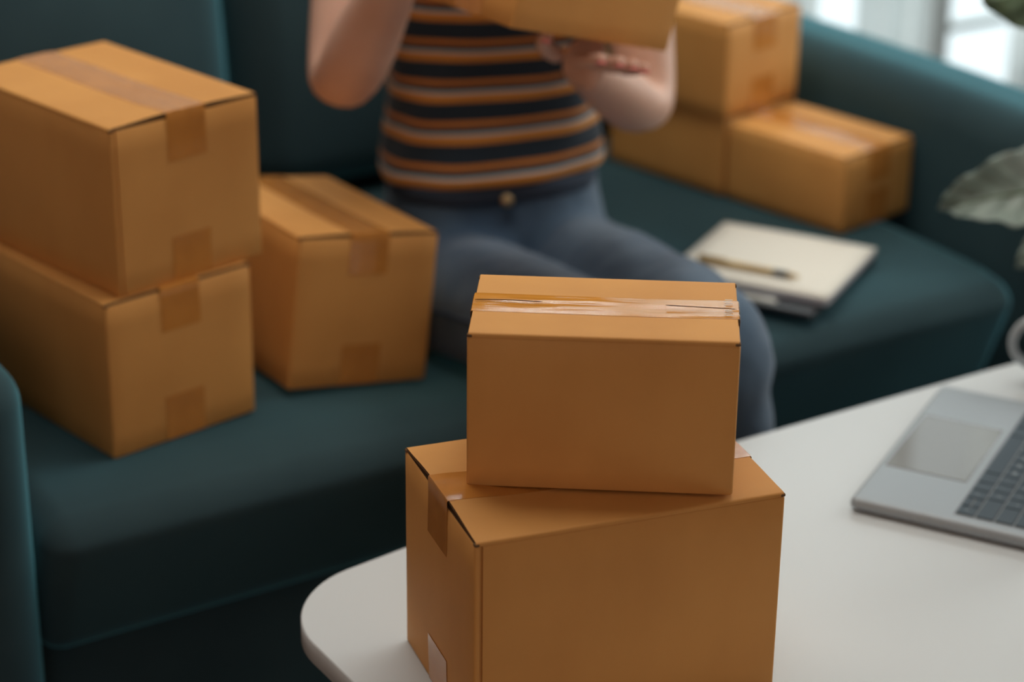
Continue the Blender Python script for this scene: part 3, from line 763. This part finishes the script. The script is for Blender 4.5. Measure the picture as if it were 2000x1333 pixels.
# t-shirt: rings up the torso, stripes follow the height measured from the hem
PER = .0513
def ring(c, rx, ry, roll, tw, n=56, pinch=0, zz=0):
    R = Matrix.Rotation(tw, 3, 'Z') @ Matrix.Rotation(roll, 3, 'Y'); out = []
    for k in range(n):
        a = 2 * PI * k / n; cx_, sy = math.cos(a), math.sin(a)
        e = .82
        x = rx * math.copysign(abs(cx_) ** e, cx_); y = ry * math.copysign(abs(sy) ** e, sy)
        wob = 1 + .015 * math.sin(5 * a + zz * 30) + .01 * math.sin(9 * a - zz * 50)
        out.append(Vector(c) + R @ Vector((x * wob, y * wob, 0)))
    return out
rings = []; uvs = []
TW = .10
prof = [ # z, cx, cy, rx, ry
 (.117, -.028, 2.630, .140, .108), (.122, -.028, 2.630, .141, .109), (.135, -.028, 2.632, .139, .106), (.16, -.028, 2.635, .135, .101), (.20, -.028, 2.635, .131, .098),
 (.24, -.029, 2.634, .131, .099), (.28, -.029, 2.632, .134, .103), (.32, -.030, 2.630, .138, .110), (.36, -.030, 2.630, .142, .116), (.40, -.030, 2.634, .148, .112),
 (.44, -.030, 2.640, .158, .098), (.475, -.030, 2.645, .165, .080), (.50, -.030, 2.650, .140, .066), (.520, -.030, 2.652, .090, .060), (.53, -.030, 2.652, .070, .058)]
pf = []
for i in range(len(prof) - 1):
    for j in range(3):
        u = j / 3; pf.append([prof[i][q] * (1 - u) + prof[i + 1][q] * u for q in range(5)])
pf.append(list(prof[-1]))
n = 56; V = []; UV = []; F = []
for (z, cx_, cy_, rx, ry) in pf:
    roll = -.085 * max(0, 1 - (z - .1) / .35)
    for k, p in enumerate(ring((cx_, cy_, z + Z), rx, ry, roll, TW, n, zz=z)):
        V.append(p); UV.append((k / n, (z - .117) / PER))
for i in range(len(pf) - 1):
    for k in range(n): F.append([i * n + k, i * n + (k + 1) % n, (i + 1) * n + (k + 1) % n, (i + 1) * n + k])
# inner hem lip
b0 = len(V)
for k in range(n):
    c = Vector((-.028, 2.630, .117 + Z)); V.append(c + (V[k] - c) * .95 + Vector((0, 0, .01))); UV.append((k / n, 0.01))
for k in range(n): F.append([k, b0 + k, b0 + (k + 1) % n, (k + 1) % n])
shirt = put('t_shirt', mesh('t_shirt', V, F, True, uv=UV), SHIRT)
for sh, el, sg in ((shL, elL, 1), (shR, elR, -1)):
    ax = (el - sh).normalized(); pts = [sh + Vector((-.05 * sg, .005, .01)), sh + Vector((-.01 * sg, 0, .002)), sh + ax * .05, sh + ax * .11, sh + ax * .125]
    v, f = tube(pts, [.062, .066, .062, .060, .059], 28, cap=False)
    me = mesh('sleeve', v, f, True, uv=[(0, (p.z - .55) / PER) for p in v]); put('sleeve', me, SHIRT, shirt)

# jeans
JN = {
 'pe': (v3(-.024, 2.63, .055), (.132, .112)), 'wa': (v3(-.026, 2.636, .125), (.128, .100)),
 'hl': (hipL, .082), 'hr': (hipR, .082),
 't1': (hipL.lerp(kneL, .40) + Vector((.004, 0, .0)), .077), 'r1': (hipR.lerp(kneR, .40) + Vector((0, 0, .0)), .077),
 't2': (hipL.lerp(kneL, .78) + Vector((.002, 0, .0)), .066), 'r2': (hipR.lerp(kneR, .78), .068),
 'kl': (kneL, .060), 'kr': (kneR, .060),
 'c1': (kneL.lerp(ankL, .14), .059), 'd1': (kneR.lerp(ankR, .14), .059),
 'c2': (kneL.lerp(ankL, .40), .054), 'd2': (kneR.lerp(ankR, .40), .054),
 'al': (kneL.lerp(ankL, .93), .042), 'ar': (kneR.lerp(ankR, .93), .042)}
JE = [('pe', 'wa'), ('pe', 'hl'), ('pe', 'hr'), ('hl', 't1'), ('t1', 't2'), ('t2', 'kl'), ('kl', 'c1'), ('c1', 'c2'), ('c2', 'al'),
      ('hr', 'r1'), ('r1', 'r2'), ('r2', 'kr'), ('kr', 'd1'), ('d1', 'd2'), ('d2', 'ar')]
def blob_mesh(name, parts, vox, smooth=6):
    v, f = join(*parts)
    me = bpy.data.meshes.new(name); me.from_pydata([tuple(x) for x in v], [], f)
    bm = bmesh.new(); bm.from_mesh(me); bmesh.ops.recalc_face_normals(bm, faces=bm.faces); bm.to_mesh(me); bm.free()
    o = bpy.data.objects.new(name, me); COL.objects.link(o)
    rm = o.modifiers.new('remesh', 'REMESH'); rm.mode = 'VOXEL'; rm.voxel_size = vox
    sm = o.modifiers.new('smooth', 'SMOOTH'); sm.factor = .6; sm.iterations = smooth
    bpy.context.view_layer.update()
    m2 = bpy.data.meshes.new_from_object(o.evaluated_get(bpy.context.evaluated_depsgraph_get())); bpy.data.objects.remove(o); m2.name = name
    m2.polygons.foreach_set('use_smooth', [True] * len(m2.polygons)); return m2
def smooth_path(P, Rr, n=8):
    out = []; ro = []
    for i in range(len(P) - 1):
        p0 = P[max(i - 1, 0)]; p1 = P[i]; p2 = P[i + 1]; p3 = P[min(i + 2, len(P) - 1)]
        for k in range(n):
            t = k / n
            out.append(.5 * ((2 * p1) + (p2 - p0) * t + (2 * p0 - 5 * p1 + 4 * p2 - p3) * t * t + (3 * p1 - p0 - 3 * p2 + p3) * t ** 3)); ro.append(Rr[i] * (1 - t) + Rr[i + 1] * t)
    out.append(P[-1]); ro.append(Rr[-1]); return out, ro
parts = []
bv = []; bf = []; nr_ = 28; zz = [(.0, .118, .098), (.02, .138, .115), (.05, .143, .120), (.08, .138, .114), (.105, .132, .106), (.135, .128, .102)]
for (z, rx, ry) in zz: bv += ring((-.026, 2.628, z + Z - .02), rx, ry, -.06, TW, nr_)
for i in range(len(zz) - 1):
    for k in range(nr_): bf.append([i * nr_ + k, i * nr_ + (k + 1) % nr_, (i + 1) * nr_ + (k + 1) % nr_, (i + 1) * nr_ + k])
bf.append(list(range(nr_))[::-1]); bf.append([(len(zz) - 1) * nr_ + k for k in range(nr_)])
parts.append((bv, bf))
for hp, kn, an in ((hipL, kneL, ankL), (hipR, kneR, ankR)):
    bk = (hp - kn).normalized() * .05
    P_, R_ = smooth_path([hp + bk, hp, hp.lerp(kn, .40) + Vector((0, 0, .006)), hp.lerp(kn, .80) + Vector((0, 0, .006)), kn + Vector((0, -.006, -.002)), kn.lerp(an, .16) + Vector((0, -.004, 0)), kn.lerp(an, .42), kn.lerp(an, .93)],
                         [.060, .080, .075, .066, .060, .058, .054, .044])
    parts.append(tube(P_, R_, 24))
jm = blob_mesh('jeans', parts, .0075, 10)
for vv in jm.vertices:
    p = vv.co; nn = vv.normal; q = noise.noise(Vector((p.x * 16, p.y * 9, p.z * 22))) * .0045 + noise.noise(p * 40) * .0012
    fl = SEAT - .004 - .068 * math.exp(-((((FR.inverted() @ p).x - .70) / .26) ** 2 + (((FR.inverted() @ p).y - .36) / .30) ** 2))
    vv.co = p + nn * q
    if (FR.inverted() @ p).y > .05 and vv.co.z < fl: vv.co.z = fl
jeans = put('jeans', jm, DENIM)
def ringtube(c, rx, ry, roll, tw, r):
    pts = ring(c, rx, ry, roll, tw, 48); V = []; F = []; m_ = 8; nn = len(pts); cc = Vector(c)
    for i, p in enumerate(pts):
        rad = (p - cc).normalized()
        for k in range(m_):
            a = 2 * PI * k / m_; V.append(p + rad * math.cos(a) * .003 + Vector((0, 0, 1)) * math.sin(a) * r)
    for i in range(nn):
        for k in range(m_): F.append([i * m_ + k, i * m_ + (k + 1) % m_, ((i + 1) % nn) * m_ + (k + 1) % m_, ((i + 1) % nn) * m_ + k])
    return V, F
v, f = ringtube((-.027, 2.628, .105 + Z), .131, .104, -.06, TW, .013); put('waistband', mesh('waistband', v, f), DENIMD, jeans)
bt = Vector((-.008, 2.520, .100 + Z)); v, f = lathe([(0, .004), (.006, .004), (.008, .001), (.007, -.002), (0, -.002)], 20)
Rb = Matrix.Translation(bt) @ Matrix.Rotation(math.radians(75), 4, 'X'); v = [Rb @ p for p in v]; put('button', mesh('button', v, f), BRASS, jeans)
def seam(a, b, ra, rb, ang_, nm='seam'):
    """raised outer seam along a trouser leg"""
    pts = []
    for i in range(15):
        u = i / 14; c = a.lerp(b, u); d = (b - a).normalized(); x = d.cross(Vector((0, 0, 1))).normalized(); y = x.cross(d)
        pts.append(c + (x * math.cos(ang_) + y * math.sin(ang_)) * ((ra + (rb - ra) * u)))
    v, f = tube(pts, .0022, 6); put(nm, mesh(nm, v, f), DENIMD, jeans)
seam(JN['hl'][0], kneL, .088, .060, .15); seam(JN['hr'][0], kneR, .088, .060, .15)
for ank, nm in ((ankL, 1), (ankR, -1)):
    c = Vector((ank.x + .005, ank.y - .045, .048))
    def sf(q):
        q = q.copy(); u = (q.y - (c.y - .125)) / .25
        if q.z > .05: q.z -= .045 * max(0, 1 - u * 1.5)
        return q
    v, f = rbox((c.x, c.y, .050), (.042, .122, .036), .034, 5, (2, 6, 2), sf); s_ = put('shoe', mesh('shoe', v, f), SHOE)
    v, f = rbox((c.x, c.y, .012), (.045, .127, .012), .010, 3, (2, 4, 1)); put('sole', mesh('sole', v, f), SOLE, s_)

# ------------------------------------------------------------------ plant in front of the right armrest
pc = W(1.385, -.118, 0)
plant = thing('potted_plant', 'leafy potted plant with silvery crinkled leaves in front of the right armrest', 'plant', Matrix.Translation(pc))
v, f = lathe([(0, 0), (.070, 0), (.078, .02), (.098, .20), (.100, .215), (.090, .215), (.088, .195), (0, .195)], 36); new_obj('pot', mesh('pot', v, f), POT, plant)
v, f = lathe([(0, .200), (.05, .203), (.0895, .197), (.0895, .190)], 24); new_obj('soil', mesh('soil', v, f), SOIL, plant)
def leaf(base, tip, wd, up, m, cup=.015, crink=.006, seed=0, shape=.55):
    base = Vector(base); tip = Vector(tip); ax = tip - base; L = ax.length; x = ax.normalized(); y = up.cross(x).normalized(); z = x.cross(y).normalized()
    nu, nv = 26, 17; P = []; N = []
    for i in range(nu):
        u = i / (nu - 1); half = wd / 2 * (math.sin(PI * min(1, u ** shape)) ** .62 + .02) * (1 + .06 * math.sin(u * 23 + seed))
        row = []; nr = []
        for j in range(nv):
            w_ = 2 * j / (nv - 1) - 1
            vein = abs(math.sin((u * 5.5 - abs(w_) * 1.4) * PI + seed)) ** 1.5
            h = cup * (w_ * w_) * 1.0 - .22 * L * (u - .35) ** 2 * .5 + crink * (vein - .5) * min(1, abs(w_) * 3) + .004 * noise.noise(Vector((u * 5, w_ * 2, seed)))
            row.append(base + x * L * u + y * half * w_ + z * h - pc); nr.append(z)
        P.append(row); N.append(nr)
    v, f = grid_solid(P, N, .0012, nu, nv); o = new_obj('leaf', mesh('leaf', v, f), m, plant)
    vp = [P[i][nv // 2] + N[i][nv // 2] * .0006 for i in range(nu)]
    v, f = tube(vp, [.0024 * (1 - .8 * i / nu) for i in range(nu)], 6); new_obj('midrib', mesh('midrib', v, f), STEM, o)
    return o
def stem(base):
    b = Vector(base) - pc; s = Vector((b.x * .08, b.y * .08, .195))
    pts = [s.lerp(b, u) + Vector((0, 0, .06 * math.sin(PI * u))) for u in [i / 10 for i in range(11)]]
    v, f = tube(pts, [.0045 - .0018 * i / 10 for i in range(11)], 8); new_obj('stem', mesh('stem', v, f), STEM, plant)
LV = [ # base, tip, width, up, material
 ((.675, 2.475, .148), (.500, 2.455, .122), .100, Vector((.15, -.75, .65)), LEAF, .018, .011, 1),
 ((.70, 2.44, .115), (.585, 2.40, .070), .075, Vector((.1, -.6, .8)), LEAF, .012, .009, 2),
 ((.70, 2.50, .365), (.540, 2.50, .368), .110, Vector((-.1, -.75, .6)), LEAFD, -.012, .005, 3),
 ((.78, 2.46, .24), (.90, 2.40, .22), .11, Vector((0, -.3, 1)), LEAF, .012, .007, 4),
 ((.75, 2.56, .34), (.78, 2.72, .42), .10, Vector((0, -.3, 1)), LEAFD, .012, .005, 5),
 ((.80, 2.58, .30), (.98, 2.62, .34), .11, Vector((0, 0, 1)), LEAF, .012, .006, 6),
 ((.74, 2.52, .42), (.80, 2.44, .55), .09, Vector((0, -.8, .6)), LEAFD, .012, .005, 7)]
for b, t, wd, up, m, cu, cr, sd in LV:
    b = (b[0], b[1], b[2] + Z); t = (t[0], t[1], t[2] + Z)
    leaf(b, t, wd, up, m, cu, cr, sd); stem(b)
